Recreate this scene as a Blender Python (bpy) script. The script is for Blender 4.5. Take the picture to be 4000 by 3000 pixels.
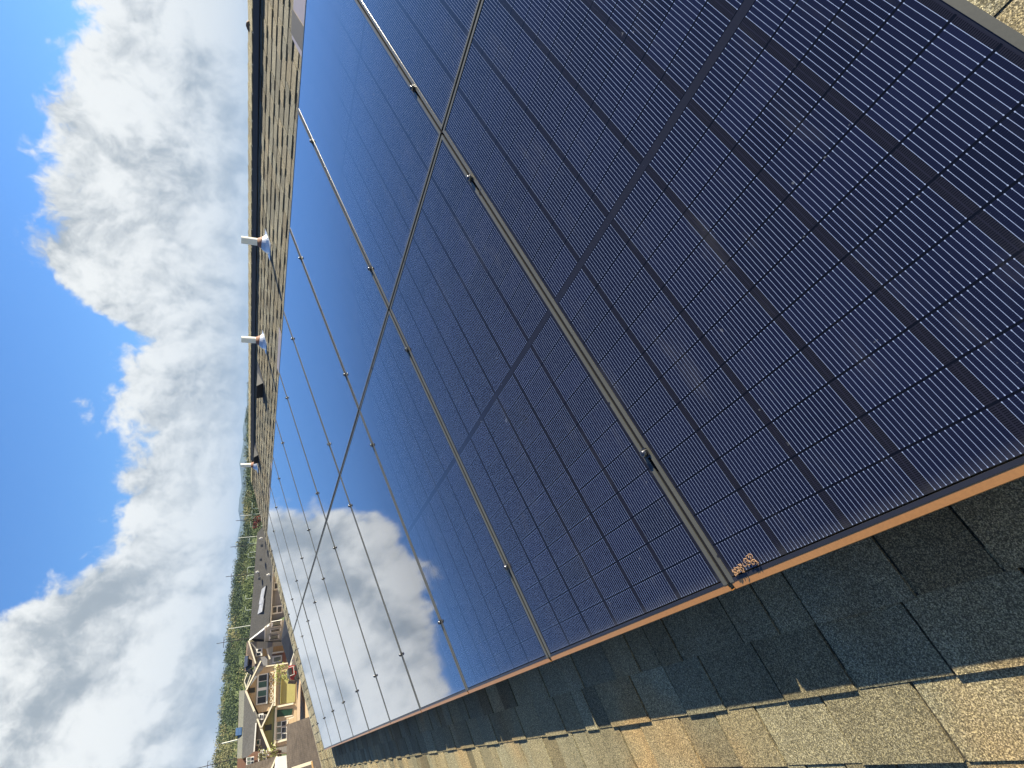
import bpy, math, random
from mathutils import Vector, Matrix
rnd = random.Random(7)
for o in list(bpy.data.objects): bpy.data.objects.remove(o)
C = bpy.context.scene.collection
sc = bpy.context.scene
# ---------------------------------------------------------------- frames of reference
ALPHA = math.radians(14)          # roof pitch
CA, SA = math.cos(ALPHA), math.sin(ALPHA)
def W(s, t, n=0.0):               # roof coordinates (along ridge, up slope, normal) -> world
    return Vector((t*CA - n*SA, s, t*SA + n*CA))
FPX = 1966.04
RX = (-0.37975785, -0.43924751, 0.8141533)
RY = (0.57208316, -0.80312767, -0.16645361)
RZ = (0.72698338, 0.40255133, 0.55628014)
CAM = W(0.04959, -1.93590, 1.17533)
def pv(v): return W(v[0], v[1], -v[2])
AX, AY, AZ = pv(RX), pv(RY), pv(RZ)
def ray(x, y):
    return (AX*((x-2000)/FPX) + AY*((y-1500)/FPX) + AZ).normalized()
# ---------------------------------------------------------------- camera
cd = bpy.data.cameras.new('camera'); cam = bpy.data.objects.new('camera', cd); C.objects.link(cam)
M = Matrix((AX, -AY, -AZ)).transposed().to_4x4(); M.translation = CAM
cam.matrix_world = M
cd.sensor_width = 36; cd.lens = 36*FPX/4000; cd.clip_start = 0.05; cd.clip_end = 30000
sc.camera = cam
# ---------------------------------------------------------------- sun
SUNV = Vector((0.295, -0.100, 0.202)).normalized()
sd = bpy.data.lights.new('sun', 'SUN'); sd.energy = 5.0; sd.angle = math.radians(0.5); sd.color = (1.0, 0.90, 0.70)
sun = bpy.data.objects.new('sun', sd); C.objects.link(sun)
sun.rotation_euler = SUNV.to_track_quat('Z', 'Y').to_euler()
sc.view_settings.view_transform = 'Standard'; sc.view_settings.look = 'None'
sc.view_settings.gamma = 1.0; sc.view_settings.exposure = 1.75
# ---------------------------------------------------------------- node helper
class NT:
    def __init__(s, nt): s.nt = nt; s.n = nt.nodes; s.l = nt.links
    def node(s, t, **k):
        n = s.n.new(t)
        for a, b in k.items(): setattr(n, a, b)
        return n
    def put(s, sock, v):
        if isinstance(v, bpy.types.NodeSocket): s.l.new(v, sock)
        elif v is not None:
            if isinstance(v, (int, float)) and hasattr(sock.default_value, '__len__'): v = (v,)*len(sock.default_value)
            if hasattr(v, '__len__') and len(v) == 3 and len(sock.default_value) == 4: v = tuple(v)+(1,)
            sock.default_value = v
    def m(s, op, a, b=None, c=None, clamp=False):
        n = s.node('ShaderNodeMath', operation=op, use_clamp=clamp)
        s.put(n.inputs[0], a); s.put(n.inputs[1], b); s.put(n.inputs[2], c); return n.outputs[0]
    def vm(s, op, a, b=None, o=0):
        n = s.node('ShaderNodeVectorMath', operation=op); s.put(n.inputs[0], a)
        if op == 'SCALE': s.put(n.inputs['Scale'], b)
        else: s.put(n.inputs[1], b)
        return n.outputs[o]
    def mix(s, f, a, b, mode='MIX'):
        n = s.node('ShaderNodeMix', data_type='RGBA', blend_type=mode)
        s.put(n.inputs[0], f); s.put(n.inputs[6], a); s.put(n.inputs[7], b); return n.outputs[2]
    def ss(s, v, a, b, x=0.0, y=1.0):
        n = s.node('ShaderNodeMapRange', interpolation_type='SMOOTHSTEP')
        s.put(n.inputs[0], v); s.put(n.inputs[1], a); s.put(n.inputs[2], b); s.put(n.inputs[3], x); s.put(n.inputs[4], y); return n.outputs[0]
    def noise(s, vec, sc_, det=4, rough=.55, dist=0.0, out=0):
        n = s.node('ShaderNodeTexNoise'); s.put(n.inputs['Vector'], vec); s.put(n.inputs['Scale'], sc_)
        s.put(n.inputs['Detail'], det); s.put(n.inputs['Roughness'], rough); s.put(n.inputs['Distortion'], dist); return n.outputs[out]
    def sep(s, v):
        n = s.node('ShaderNodeSeparateXYZ'); s.put(n.inputs[0], v); return n.outputs
    def comb(s, x, y, z):
        n = s.node('ShaderNodeCombineXYZ'); s.put(n.inputs[0], x); s.put(n.inputs[1], y); s.put(n.inputs[2], z); return n.outputs[0]
def mat(name, rough=.7, metal=0.0, spec=.5):
    m = bpy.data.materials.new(name); m.use_nodes = True
    t = NT(m.node_tree); b = m.node_tree.nodes['Principled BSDF']
    b.inputs['Roughness'].default_value = rough; b.inputs['Metallic'].default_value = metal
    b.inputs['Specular IOR Level'].default_value = spec
    return m, t, b
def paint(name, col, rough=.6, var=.12, scale=3.0, metal=0.0, bump=0.0, spec=.4):
    m, t, b = mat(name, rough, metal, spec)
    co = t.node('ShaderNodeTexCoord').outputs['Object']
    n = t.noise(co, scale, 5, .6); n2 = t.noise(co, scale*9, 3, .6)
    k = t.m('MULTIPLY_ADD', t.m('ADD', n, n2), var*2, 1-var*2)
    b_ = t.vm('SCALE', (col[0], col[1], col[2]), k); t.put(b.inputs['Base Color'], b_)
    if bump:
        bn = t.node('ShaderNodeBump'); bn.inputs['Strength'].default_value = bump; bn.inputs['Distance'].default_value = .01
        t.put(bn.inputs['Height'], n2); t.l.new(bn.outputs[0], b.inputs['Normal'])
    return m
def siding(name, col, pitch=.3, dark=.55):
    m, t, b = mat(name, .7)
    co = t.node('ShaderNodeTexCoord').outputs['Object']; x, y, z = t.sep(co)[:3]
    fr = t.m('FRACT', t.m('DIVIDE', z, pitch)); g = t.ss(fr, 0.0, .10, dark, 1.0)
    n = t.noise(co, .9, 5, .6); k = t.m('MULTIPLY', g, t.m('MULTIPLY_ADD', n, .4, .8))
    t.put(b.inputs['Base Color'], t.vm('SCALE', tuple(col), k)); return m
def shingle_far(name, col, var=.5, sc_=3.0):
    m, t, b = mat(name, .9, spec=.2)
    co = t.node('ShaderNodeTexCoord').outputs['Object']
    br = t.node('ShaderNodeTexBrick'); x, y, z = t.sep(co)[:3]
    t.put(br.inputs['Vector'], t.comb(x, t.m('MULTIPLY_ADD', z, 1.6, y), 0.0)); br.inputs['Scale'].default_value = sc_
    br.inputs['Color1'].default_value = (*[c*1.25 for c in col], 1); br.inputs['Color2'].default_value = (*[c*.75 for c in col], 1)
    br.inputs['Mortar'].default_value = (*[c*.5 for c in col], 1); br.inputs['Mortar Size'].default_value = .015
    n = t.noise(co, 6.0, 5, .7); n2 = t.noise(co, .35, 4, .6)
    k = t.m('MULTIPLY_ADD', n, var, 1-var*.5); k = t.m('MULTIPLY', k, t.m('MULTIPLY_ADD', n2, .5, .75))
    t.put(b.inputs['Base Color'], t.vm('SCALE', br.outputs[0], k)); return m
# ---------------------------------------------------------------- sky (NISHITA + clouds laid out by direction)
wd = bpy.data.worlds.new('World'); sc.world = wd; wd.use_nodes = True
t = NT(wd.node_tree); bg = wd.node_tree.nodes['Background']
sky = t.node('ShaderNodeTexSky', sky_type='NISHITA', sun_disc=False)
sky.sun_elevation = math.asin(SUNV.z); sky.sun_rotation = math.atan2(SUNV.x, SUNV.y)
sky.air_density = 1.0; sky.dust_density = .6; sky.ozone_density = 1.6; sky.altitude = 0
gen = t.vm('NORMALIZE', t.node('ShaderNodeTexCoord').outputs['Generated'])
dx, dy, dz = t.sep(gen)[:3]
az = t.m('ARCTAN2', dx, dy)                 # 0 = along the ridge, positive to the right
el = t.m('ARCSINE', dz)
# upper limit of the cloud bank as a function of azimuth
def azel(x, y):
    d = ray(x, y); return math.atan2(d.x, d.y), math.asin(d.z)
bank = [azel(*p) for p in [(330,0),(230,150),(230,330),(190,520),(200,700),(100,900),(110,1060),(330,1180),(520,1300),(560,1420),
        (360,1560),(480,1680),(500,1800),(450,1880),(440,2000),(500,2120),(430,2230),(330,2300)]] + [(.285, .255), (.262, .30), (.235, .345), (.19, .357), (.11, .357), (.01, .34), (-.1, .315), (-.35, .26)]
A0, A1, E1 = -3.1416, 3.1416, 1.3
fc = t.node('ShaderNodeFloatCurve'); cu = fc.mapping.curves[0]
pts = [(a, e) for a, e in bank] + [(2.2, .35), (3.1, .3), (-1.0, .25), (-1.6, .3), (-2.4, .4), (-3.1, .3)]
pts = sorted(((a-A0)/(A1-A0), min(max(e/E1, 0), 1)) for a, e in pts)
while len(cu.points) < len(pts): cu.points.new(.5, .5)
for p, q in zip(cu.points, pts): p.location = q; p.handle_type = 'AUTO'
fc.mapping.update()
wob = t.noise(gen, 5.0, 5, .6, out=1)
azn = t.m('DIVIDE', t.m('SUBTRACT', az, A0), A1-A0)
t.put(fc.inputs['Value'], azn); top = t.m('MULTIPLY', fc.outputs[0], E1)
dw = t.vm('ADD', gen, t.vm('SCALE', t.vm('SUBTRACT', wob, (.5, .5, .5)), .10))
n1 = t.noise(dw, 4.5, 9, .58)
n2 = t.noise(t.vm('ADD', dw, tuple(SUNV*.035)), 4.5, 9, .58)
nb = t.noise(dw, 1.8, 4, .5)
n3 = t.noise(dw, 14.0, 7, .6)
dep = t.m('SUBTRACT', top, el)
dens = t.m('ADD', dep, t.m('MULTIPLY', t.m('SUBTRACT', n1, .5), .30))
dens = t.m('ADD', dens, t.m('MULTIPLY', t.m('SUBTRACT', n3, .5), .15))
mask = t.ss(dens, -.003, .030)
# small puffs above the bank
n4 = t.noise(t.vm('ADD', dw, tuple(SUNV*.012)), 14.0, 7, .6)
lit = t.m('MULTIPLY_ADD', t.m('SUBTRACT', n1, n2), 4.6, t.m('MULTIPLY_ADD', t.m('SUBTRACT', n3, n4), 1.6, .54), clamp=True)
shade = t.ss(nb, .38, .62)
deep = t.ss(dens, .06, .32)
br_ = t.m('ADD', t.m('MULTIPLY', lit, .46), .585)
br_ = t.m('SUBTRACT', br_, t.m('MULTIPLY', t.m('MULTIPLY', deep, shade), .24))
left = t.ss(az, .35, -.25)
br_ = t.m('SUBTRACT', br_, t.m('MULTIPLY', left, -.04))
(a0_, e0_), (a1_, e1_) = azel(640, 2480), azel(885, 1900)
sl_ = (e1_-e0_)/(a1_-a0_)
ec = t.m('MULTIPLY_ADD', t.m('SUBTRACT', az, a0_), sl_, e0_)
off = t.m('ADD', t.m('SUBTRACT', el, ec), t.m('MULTIPLY', t.m('SUBTRACT', n1, .5), .10))
strk = t.m('MULTIPLY', t.ss(t.m('ABSOLUTE', off), .045, .005), t.m('MULTIPLY', t.ss(az, -.12, .05), t.ss(az, .50, .35)))
dark = t.m('MULTIPLY', t.ss(t.m('ABSOLUTE', t.m('SUBTRACT', off, .085)), .06, .01), t.m('MULTIPLY', t.ss(az, -.1, .1), t.ss(az, .7, .45)))
br_ = t.m('ADD', br_, t.m('MULTIPLY', strk, .13)); br_ = t.m('SUBTRACT', br_, t.m('MULTIPLY', dark, .08))
ccol = t.mix(t.ss(br_, .50, .98), (.36, .41, .45), (.86, .88, .87))
ccol = t.vm('SCALE', ccol, .33)
SKYS = .052
skc = t.vm('SCALE', t.vm('MULTIPLY', sky.outputs[0], (.42, .72, 1.10)), SKYS)
# thin veil low on the horizon
veil = t.ss(el, .20, -.02, 0.0, .85)
ccol = t.mix(t.m('MULTIPLY', veil, .40), ccol, (.185, .212, .228))
skc = t.mix(veil, skc, (.185, .212, .228))
fin = t.mix(mask, skc, ccol)
below = t.ss(dz, -.02, -.12)
fin = t.mix(below, fin, (.06, .065, .06))
t.l.new(fin, bg.inputs['Color']); bg.inputs['Strength'].default_value = 1.0
# ---------------------------------------------------------------- mesh builder
class MB:
    def __init__(s): s.v = []; s.f = []; s.c = []; s.mi = []; s.tint = (1, 1, 1, 1); s.k = 0
    def face(s, ps):
        b = len(s.v); s.v += [tuple(p) for p in ps]; s.f.append(tuple(range(b, b+len(ps)))); s.c.append(s.tint); s.mi.append(s.k)
    def hexa(s, lo, hi):          # lo, hi: two matching loops
        n = len(lo); b = len(s.v); s.v += [tuple(p) for p in lo] + [tuple(p) for p in hi]
        fs = [tuple(reversed(range(b, b+n))), tuple(range(b+n, b+2*n))] + [(b+i, b+(i+1) % n, b+n+(i+1) % n, b+n+i) for i in range(n)]
        for f in fs: s.f.append(f); s.c.append(s.tint); s.mi.append(s.k)
    def box(s, p, q, T=lambda x, y, z: (x, y, z)):
        x0, y0, z0 = p; x1, y1, z1 = q
        s.hexa([T(x0, y0, z0), T(x1, y0, z0), T(x1, y1, z0), T(x0, y1, z0)], [T(x0, y0, z1), T(x1, y0, z1), T(x1, y1, z1), T(x0, y1, z1)])
    def tube(s, pts, rs, n=12, cap=True):
        pts = [Vector(p) for p in pts]; rings = []
        if not hasattr(rs, '__len__'): rs = [rs]*len(pts)
        for i, p in enumerate(pts):
            d = (pts[min(i+1, len(pts)-1)] - pts[max(i-1, 0)]).normalized()
            a = d.orthogonal().normalized() if i == 0 else (a - d*a.dot(d)).normalized()
            b = d.cross(a); base = len(s.v)
            for j in range(n):
                th = 2*math.pi*j/n; s.v.append(tuple(p + (a*math.cos(th)+b*math.sin(th))*rs[i]))
            rings.append(base)
        for r0, r1 in zip(rings, rings[1:]):
            for j in range(n):
                s.f.append((r0+j, r0+(j+1) % n, r1+(j+1) % n, r1+j)); s.c.append(s.tint); s.mi.append(s.k)
        if cap:
            for r, rev in ((rings[0], True), (rings[-1], False)):
                q = list(range(r, r+n)); s.f.append(tuple(reversed(q)) if rev else tuple(q)); s.c.append(s.tint); s.mi.append(s.k)
    def beam(s, a, b, w, h, up=Vector((0, 0, 1))):
        a = Vector(a); b = Vector(b); d = (b-a).normalized(); sd_ = d.cross(up).normalized(); u = sd_.cross(d)
        def lp(p): return [p - sd_*w/2 - u*h/2, p + sd_*w/2 - u*h/2, p + sd_*w/2 + u*h/2, p - sd_*w/2 + u*h/2]
        s.hexa(lp(a), lp(b))
    def build(s, name, m, parent=None, smooth=False, local=False, bevel=0):
        me = bpy.data.meshes.new(name)
        vs = s.v
        if parent is not None and not local:
            rt = parent
            while rt.parent: rt = rt.parent
            inv = rt.matrix_world.inverted(); vs = [tuple(inv @ Vector(v)) for v in vs]
        me.from_pydata(vs, [], s.f)
        ca = me.color_attributes.new('tint', 'FLOAT_COLOR', 'CORNER'); buf = []
        for f, c in zip(s.f, s.c): buf += list(c)*len(f)
        ca.data.foreach_set('color', buf)
        for mm in (m if isinstance(m, (list, tuple)) else [m]): me.materials.append(mm)
        me.polygons.foreach_set('material_index', s.mi)
        if smooth: me.polygons.foreach_set('use_smooth', [True]*len(s.f))
        me.validate(); me.update()
        o = bpy.data.objects.new(name, me); C.objects.link(o)
        if parent is not None: o.parent = parent
        if bevel:
            b = o.modifiers.new('bevel', 'BEVEL'); b.width = bevel; b.segments = 2; b.limit_method = 'ANGLE'
        return o
def tag(o, label, cat, group=None):
    o['label'] = label; o['category'] = cat
    if group: o['group'] = group
    return o
def thing(name, label, cat, mw, group=None):
    o = bpy.data.objects.new(name, None); C.objects.link(o); o.empty_display_size = .2
    o.matrix_world = mw if isinstance(mw, Matrix) else Matrix.Translation(mw)
    return tag(o, label, cat, group)
def structure(o): o['kind'] = 'structure'; return o
def roofM(s, t_, n):
    S = Vector((0, -1, 0)); T = W(0, 1) ; N = W(0, 0, 1)
    m = Matrix((S, T, N)).transposed().to_4x4(); m.translation = W(s, t_, n); return m
def dup(root, mw, label=None, group=None):
    r = root.copy(); C.objects.link(r); r.matrix_world = mw
    if label: r['label'] = label
    if group: r['group'] = group
    for ch in list(root.children):
        c = ch.copy(); C.objects.link(c); c.parent = r; c.matrix_parent_inverse = ch.matrix_parent_inverse.copy()
        for g in list(ch.children):
            d = g.copy(); C.objects.link(d); d.parent = c; d.matrix_parent_inverse = g.matrix_parent_inverse.copy()
    return r
ORD = ['', 'first', 'second', 'third', 'fourth', 'fifth', 'sixth', 'seventh', 'eighth', 'ninth', 'tenth', 'eleventh', 'twelfth']
# ---------------------------------------------------------------- our own shingled roof
RN = -0.125                      # shingle surface below the plane of the panel tops
def shingle_mat():
    m, t, b = mat('granule_shingle', .92, spec=.25)
    co = t.node('ShaderNodeTexCoord').outputs['Object']
    at = t.node('ShaderNodeAttribute', attribute_name='tint').outputs['Color']
    vo = t.node('ShaderNodeTexVoronoi'); t.put(vo.inputs['Vector'], co); vo.inputs['Scale'].default_value = 480
    vc = t.sep(vo.outputs['Color'])[0]
    g = t.noise(co, 250.0, 4, .75); big = t.noise(co, 1.3, 5, .6); st = t.noise(t.vm('MULTIPLY', co, (1, 6, 1)), 2.0, 4, .6)
    k = t.m('ADD', t.m('MULTIPLY', t.m('POWER', vc, 2.2), 1.3), .30)
    k = t.m('MULTIPLY', k, t.m('MULTIPLY_ADD', g, 1.5, .25)); k = t.m('MULTIPLY', k, t.m('MULTIPLY_ADD', big, .5, .75))
    k = t.m('MULTIPLY', k, t.m('MULTIPLY_ADD', st, .5, .75))
    col = t.mix(t.sep(vo.outputs['Color'])[1], (.305, .272, .168), (.215, .203, .158))
    rs = t.ss(t.noise(t.vm('ADD', co, (3.1, 0, 0)), 1.5, 3, .5), .53, .74)
    col = t.mix(t.m('MULTIPLY', t.m('MULTIPLY', rs, .42), t.ss(t.sep(co)[0], -2.2, -2.7)), col, (.38, .215, .075))
    col = t.vm('MULTIPLY', t.vm('SCALE', col, k), at)
    t.put(b.inputs['Base Color'], col)
    bn = t.node('ShaderNodeBump'); bn.inputs['Strength'].default_value = .7; bn.inputs['Distance'].default_value = .003
    t.put(bn.inputs['Height'], t.m('ADD', vc, g)); t.l.new(bn.outputs[0], b.inputs['Normal'])
    return m
M_SH = shingle_mat()
M_DARK = paint('dark_metal', (.015, .017, .022), .45)
house = thing('shingled_roof_house', 'large low pitched roof of tan architectural shingles carrying the long array of panels', 'house', W(7, 0, -3))
EXPO = .1672
SE = lambda t_: 13.95 - (t_+2.3)*.14
RIDGE_T = 4.06
mb = MB()
i0 = -2.265 - 6*EXPO
i = 0
t0 = i0
while t0 < RIDGE_T-.02:
    s = -5.0 + rnd.random()*.2; hi_ = False
    end = SE(t0)
    near = t0 < -2.0 or t0 > 1.8
    t1 = min(t0 + EXPO + .05, RIDGE_T+.02)
    # continuous base strip of the course
    mb.tint = (.30, .30, .32, 1)
    a, b_, e2 = RN-.0065, RN, SE(t1)
    mb.hexa([W(-5, t0, a-.004), W(end, t0, a-.004), W(e2, t1, a-.008), W(-5, t1, a-.008)], [W(-5, t0, b_-.0015), W(end, t0, b_-.0015), W(e2, t1, a-.006), W(-5, t1, a-.006)])
    while s < end:
        w = rnd.uniform(.10, .30) if near else rnd.uniform(.3, .6)
        s2 = min(s+w, end); br = rnd.choice([.78, .88, 1.0, 1.08, 1.18]) * (1 if rnd.random() > .07 else .72); wm = rnd.uniform(-.05, .07)
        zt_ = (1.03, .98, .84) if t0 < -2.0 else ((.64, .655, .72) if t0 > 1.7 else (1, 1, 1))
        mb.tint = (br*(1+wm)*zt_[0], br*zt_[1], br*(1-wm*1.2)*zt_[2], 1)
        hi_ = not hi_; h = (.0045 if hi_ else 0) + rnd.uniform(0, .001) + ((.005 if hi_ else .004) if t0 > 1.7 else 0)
        j = rnd.uniform(-.002, .002); g_ = .0038
        if s2 - s > .02:
            q0, q1 = s+g_, s2-g_
            f0 = RN + h; f1 = RN - .0045 + h*.2
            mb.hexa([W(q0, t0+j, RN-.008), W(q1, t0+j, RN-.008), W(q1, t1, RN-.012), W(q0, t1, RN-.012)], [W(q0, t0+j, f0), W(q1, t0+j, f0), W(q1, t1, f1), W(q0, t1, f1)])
        s = s2
    t0 += EXPO; i += 1
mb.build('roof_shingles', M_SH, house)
# decking, far slope, walls, fascia
M_WOODEDGE = paint('fascia_paint', (.35, .31, .22), .6)
M_WALLTAN = siding('tan_siding_home', (.42, .36, .26))
mb = MB(); t0 = i0
mb.hexa([W(-5, t0+.02, RN-.16), W(SE(t0)-.02, t0+.02, RN-.16), W(SE(4)-.02, RIDGE_T, RN-.16), W(-5, RIDGE_T, RN-.16)],
        [W(-5, t0+.02, RN-.014), W(SE(t0)-.02, t0+.02, RN-.014), W(SE(4)-.02, RIDGE_T, RN-.014), W(-5, RIDGE_T, RN-.014)])
mb.build('roof_deck', M_WOODEDGE, house)
rp = W(0, RIDGE_T, RN)            # far slope beyond the ridge
mb = MB(); e_ = SE(4.06)
def Wf(s, q, n): return Vector((rp.x + q*CA, s, rp.z - q*SA + n))
mb.tint = (.95, .95, .9, 1)
mb.hexa([Wf(-5, 0.0, -.17), Wf(-5, 7, -.17), Wf(e_, 7, -.17), Wf(e_, 0.0, -.17)], [Wf(-5, 0.0, -.004), Wf(-5, 7, -.004), Wf(e_, 7, -.004), Wf(e_, 0.0, -.004)])
mb.build('roof_shingles', M_SH, house)
mb = MB(); GZ = -5.8
xl, xr = W(0, t0+.35, RN-.3).x, Wf(0, 6.5, 0).x
pf = [(xl, GZ), (xr, GZ), (xr, Wf(0, 6.5, -.25).z), (rp.x, rp.z-.3), (xl, W(0, t0+.35, RN-.3).z)]
mb.hexa([(x, -4.8, z) for x, z in pf], [(x, 13.15, z) for x, z in pf])
mb.build('wall', M_WALLTAN, house)
# ridge vent (dark side, pale beads along its upper edge) and cap shingles
M_VENT = paint('ridge_vent_plastic', (.025, .035, .055), .5)
VE = 11.6
mb = MB()
def rv(s, a, z): return Vector((rp.x + a, s, rp.z + z))
for sg in (-1, 1):
    p = [(0, .055), (sg*.20, .012), (sg*.205, -.038), (0, -.012)]
    if sg > 0: p = p[::-1]
    mb.hexa([rv(-5, a, z) for a, z in p], [rv(VE, a, z) for a, z in p])
mb.build('ridge_vent', M_VENT, house)
M_RIV = paint('rivet_grey', (.5, .52, .55), .4)
for k in range(56):
    s = -4.9 + k*.30; mb = MB()
    mb.box((-.2015, s, .012), (-.1975, s+.008, .020), lambda x, y, z: rv(y, x, z)); mb.build('rivet', M_RIV, house)
mb = MB(); s = -5.0
while s < SE(4.06)-.05:
    on = s < VE; br = rnd.uniform(.8, 1.15); mb.tint = (br, br, br*.97, 1)
    zt = .060 if on else .012; e = s+.20; lift = .010
    w_ = .185 if on else .15; dr = .043 if on else .036
    s1 = min(e+.10, SE(4.06))
    for sg in (-1, 1):
        A_ = [rv(s, 0, zt+lift), rv(s1, 0, zt+.001), rv(s1, sg*w_, zt-dr+.001), rv(s, sg*w_, zt-dr+lift)]
        B_ = [p - Vector((0, 0, .009)) for p in A_]
        if sg < 0: A_ = A_[::-1]; B_ = B_[::-1]
        mb.hexa(B_, A_)
    s = e
mb.build('ridge_cap', M_SH, house)
# rake trim along the left end
mb = MB()
mb.beam(W(SE(t0)+.02, t0, RN-.10), W(SE(4)+.02, RIDGE_T, RN-.10), .03, .16, W(0, 0, 1))
mb.beam(W(SE(t0)+.0, t0, RN+.004), W(SE(4)+.0, RIDGE_T, RN-.004), .05, .006, W(0, 0, 1))
mb.build('rake_board', M_WOODEDGE, house)
# ---------------------------------------------------------------- solar panels
PITCH, GAP = 1.154, .0125
PW, PL = PITCH-GAP, 2.0845-GAP/2
def cell_mat():
    m, t, b = mat('solar_cells_under_glass', .045, spec=.5)
    co = t.node('ShaderNodeTexCoord').outputs['Object']; x, y, z = t.sep(co)[:3]
    ri = t.node('ShaderNodeObjectInfo').outputs['Random']
    CP, BP, RP = .1838, .01065, .0922
    xc = t.m('SUBTRACT', x, PW/2)                       # 6 columns about the middle
    u = t.m('ADD', t.m('DIVIDE', xc, CP), 3.0)
    fu = t.m('SUBTRACT', t.m('FRACT', u), .5)
    du = t.m('MULTIPLY', t.m('ABSOLUTE', fu), CP)
    inside = t.m('LESS_THAN', t.m('ABSOLUTE', xc), CP*3)
    dv = t.m('SUBTRACT', t.m('ABSOLUTE', t.m('SUBTRACT', y, PL/2)), .0120)
    rw = t.m('DIVIDE', dv, RP)
    rdist = t.m('MULTIPLY', t.m('ABSOLUTE', t.m('SUBTRACT', rw, t.m('ROUND', rw))), RP)
    rowgap = t.m('LESS_THAN', rdist, .0024)
    ingrid = t.m('MULTIPLY', t.m('MULTIPLY', t.m('GREATER_THAN', dv, 0.0), t.m('LESS_THAN', dv, RP*11+.001)), inside)
    # busbar wires
    bb = t.m('MULTIPLY', t.m('ABSOLUTE', t.m('SUBTRACT', t.m('FRACT', t.m('DIVIDE', du, BP)), .5)), BP)
    wire = t.m('MULTIPLY', t.m('LESS_THAN', bb, .00039), t.m('LESS_THAN', du, BP*8))
    wire = t.m('MULTIPLY', wire, t.m('SUBTRACT', 1.0, rowgap)); wire = t.m('MULTIPLY', wire, ingrid)
    pad = t.m('MULTIPLY', t.m('MULTIPLY', t.m('LESS_THAN', bb, .0009), t.m('LESS_THAN', du, BP*8)), t.m('MULTIPLY', ingrid, t.m('MULTIPLY', t.m('LESS_THAN', rdist, .0055), t.m('GREATER_THAN', rdist, .003))))
    wire = t.m('MAXIMUM', wire, pad)
    # comb in the band between columns
    band = t.m('MULTIPLY', t.m('GREATER_THAN', du, BP*7.5+.0007), t.m('LESS_THAN', du, CP/2-.0012))
    tick = t.m('LESS_THAN', t.m('FRACT', t.m('DIVIDE', y, .0041)), .42)
    fing = 1.0
    cn = t.noise(t.comb(t.m('FLOOR', u), t.m('FLOOR', rw), ri), 7.3, 0, .5)
    fing = t.m('MULTIPLY_ADD', tick, .35, .85)
    base = t.vm('SCALE', (.0042, .0056, .0190), t.m('MULTIPLY', fing, t.m('MULTIPLY_ADD', cn, .9, .55)))
    bandc = t.mix(tick, (.0095, .0092, .0145), (.002, .0022, .005))
    col = t.mix(band, base, bandc)
    col = t.mix(t.m('GREATER_THAN', du, CP/2-.0012), col, (.010, .010, .018))
    col = t.mix(rowgap, col, (.0008, .0010, .003))
    col = t.mix(wire, col, (.21, .265, .40))
    col = t.mix(ingrid, (.011, .012, .020), col)
    # dust film and smears, the smears strengthened to imitate glare
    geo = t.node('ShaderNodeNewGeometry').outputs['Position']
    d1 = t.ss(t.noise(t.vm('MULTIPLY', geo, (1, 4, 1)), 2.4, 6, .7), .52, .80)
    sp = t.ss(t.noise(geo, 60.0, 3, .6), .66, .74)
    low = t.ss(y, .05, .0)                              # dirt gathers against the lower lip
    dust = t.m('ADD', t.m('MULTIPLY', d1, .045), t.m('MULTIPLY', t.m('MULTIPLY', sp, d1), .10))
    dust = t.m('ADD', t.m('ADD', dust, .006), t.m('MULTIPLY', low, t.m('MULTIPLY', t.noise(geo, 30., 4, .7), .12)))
    glare_spk = t.m('MULTIPLY', t.ss(t.noise(geo, 42.0, 2, .5), .735, .76), t.ss(t.noise(geo, 1.7, 3, .5), .45, .62))  # pale specks painted for glare sparkles as well as dust
    col = t.mix(dust, col, (.30, .30, .29)); col = t.mix(t.m('MULTIPLY', glare_spk, .25), col, (.34, .36, .38))
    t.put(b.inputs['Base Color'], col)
    b.inputs['Specular IOR Level'].default_value = 0.0; b.inputs['Roughness'].default_value = .6
    gl = t.node('ShaderNodeBsdfGlossy'); gl.inputs['Color'].default_value = (.97, .98, 1, 1)
    t.put(gl.inputs['Roughness'], t.m('MULTIPLY_ADD', dust, .8, .032))
    lw = t.node('ShaderNodeLayerWeight'); lw.inputs['Blend'].default_value = .5
    fcv = t.node('ShaderNodeFloatCurve'); cv = fcv.mapping.curves[0]; q_ = [(0, .030), (.3, .034), (.45, .065), (.58, .20), (.68, .45), (.76, .68), (.85, .82), (1, .97)]
    while len(cv.points) < len(q_): cv.points.new(.5, .5)
    for p_, w_ in zip(cv.points, q_): p_.location = w_
    fcv.mapping.update(); t.l.new(lw.outputs['Facing'], fcv.inputs['Value'])
    mx = t.node('ShaderNodeMixShader'); t.put(mx.inputs[0], fcv.outputs[0]); t.l.new(b.outputs[0], mx.inputs[1]); t.l.new(gl.outputs[0], mx.inputs[2])
    t.l.new(mx.outputs[0], t.n['Material Output'].inputs['Surface'])
    return m
M_CELL = cell_mat()
def frame_mat():
    m, t, b = mat('weathered_black_frame', .42, spec=.6)
    geo = t.node('ShaderNodeNewGeometry').outputs['Position']
    n = t.noise(geo, 9.0, 5, .7); n2 = t.noise(geo, 220.0, 2, .6)
    k = t.m('MULTIPLY_ADD', t.m('ADD', n, t.m('MULTIPLY', n2, .5)), .55, .55)
    chip = t.ss(t.noise(t.vm('MULTIPLY', geo, (1, 1, 1)), 26.0, 2, .4), .70, .73)
    col = t.vm('SCALE', (.068, .068, .056), k)
    col = t.mix(chip, col, (.012, .012, .015))
    t.put(b.inputs['Base Color'], col); t.put(b.inputs['Roughness'], .38)
    return m
M_FRAME = frame_mat()
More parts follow.
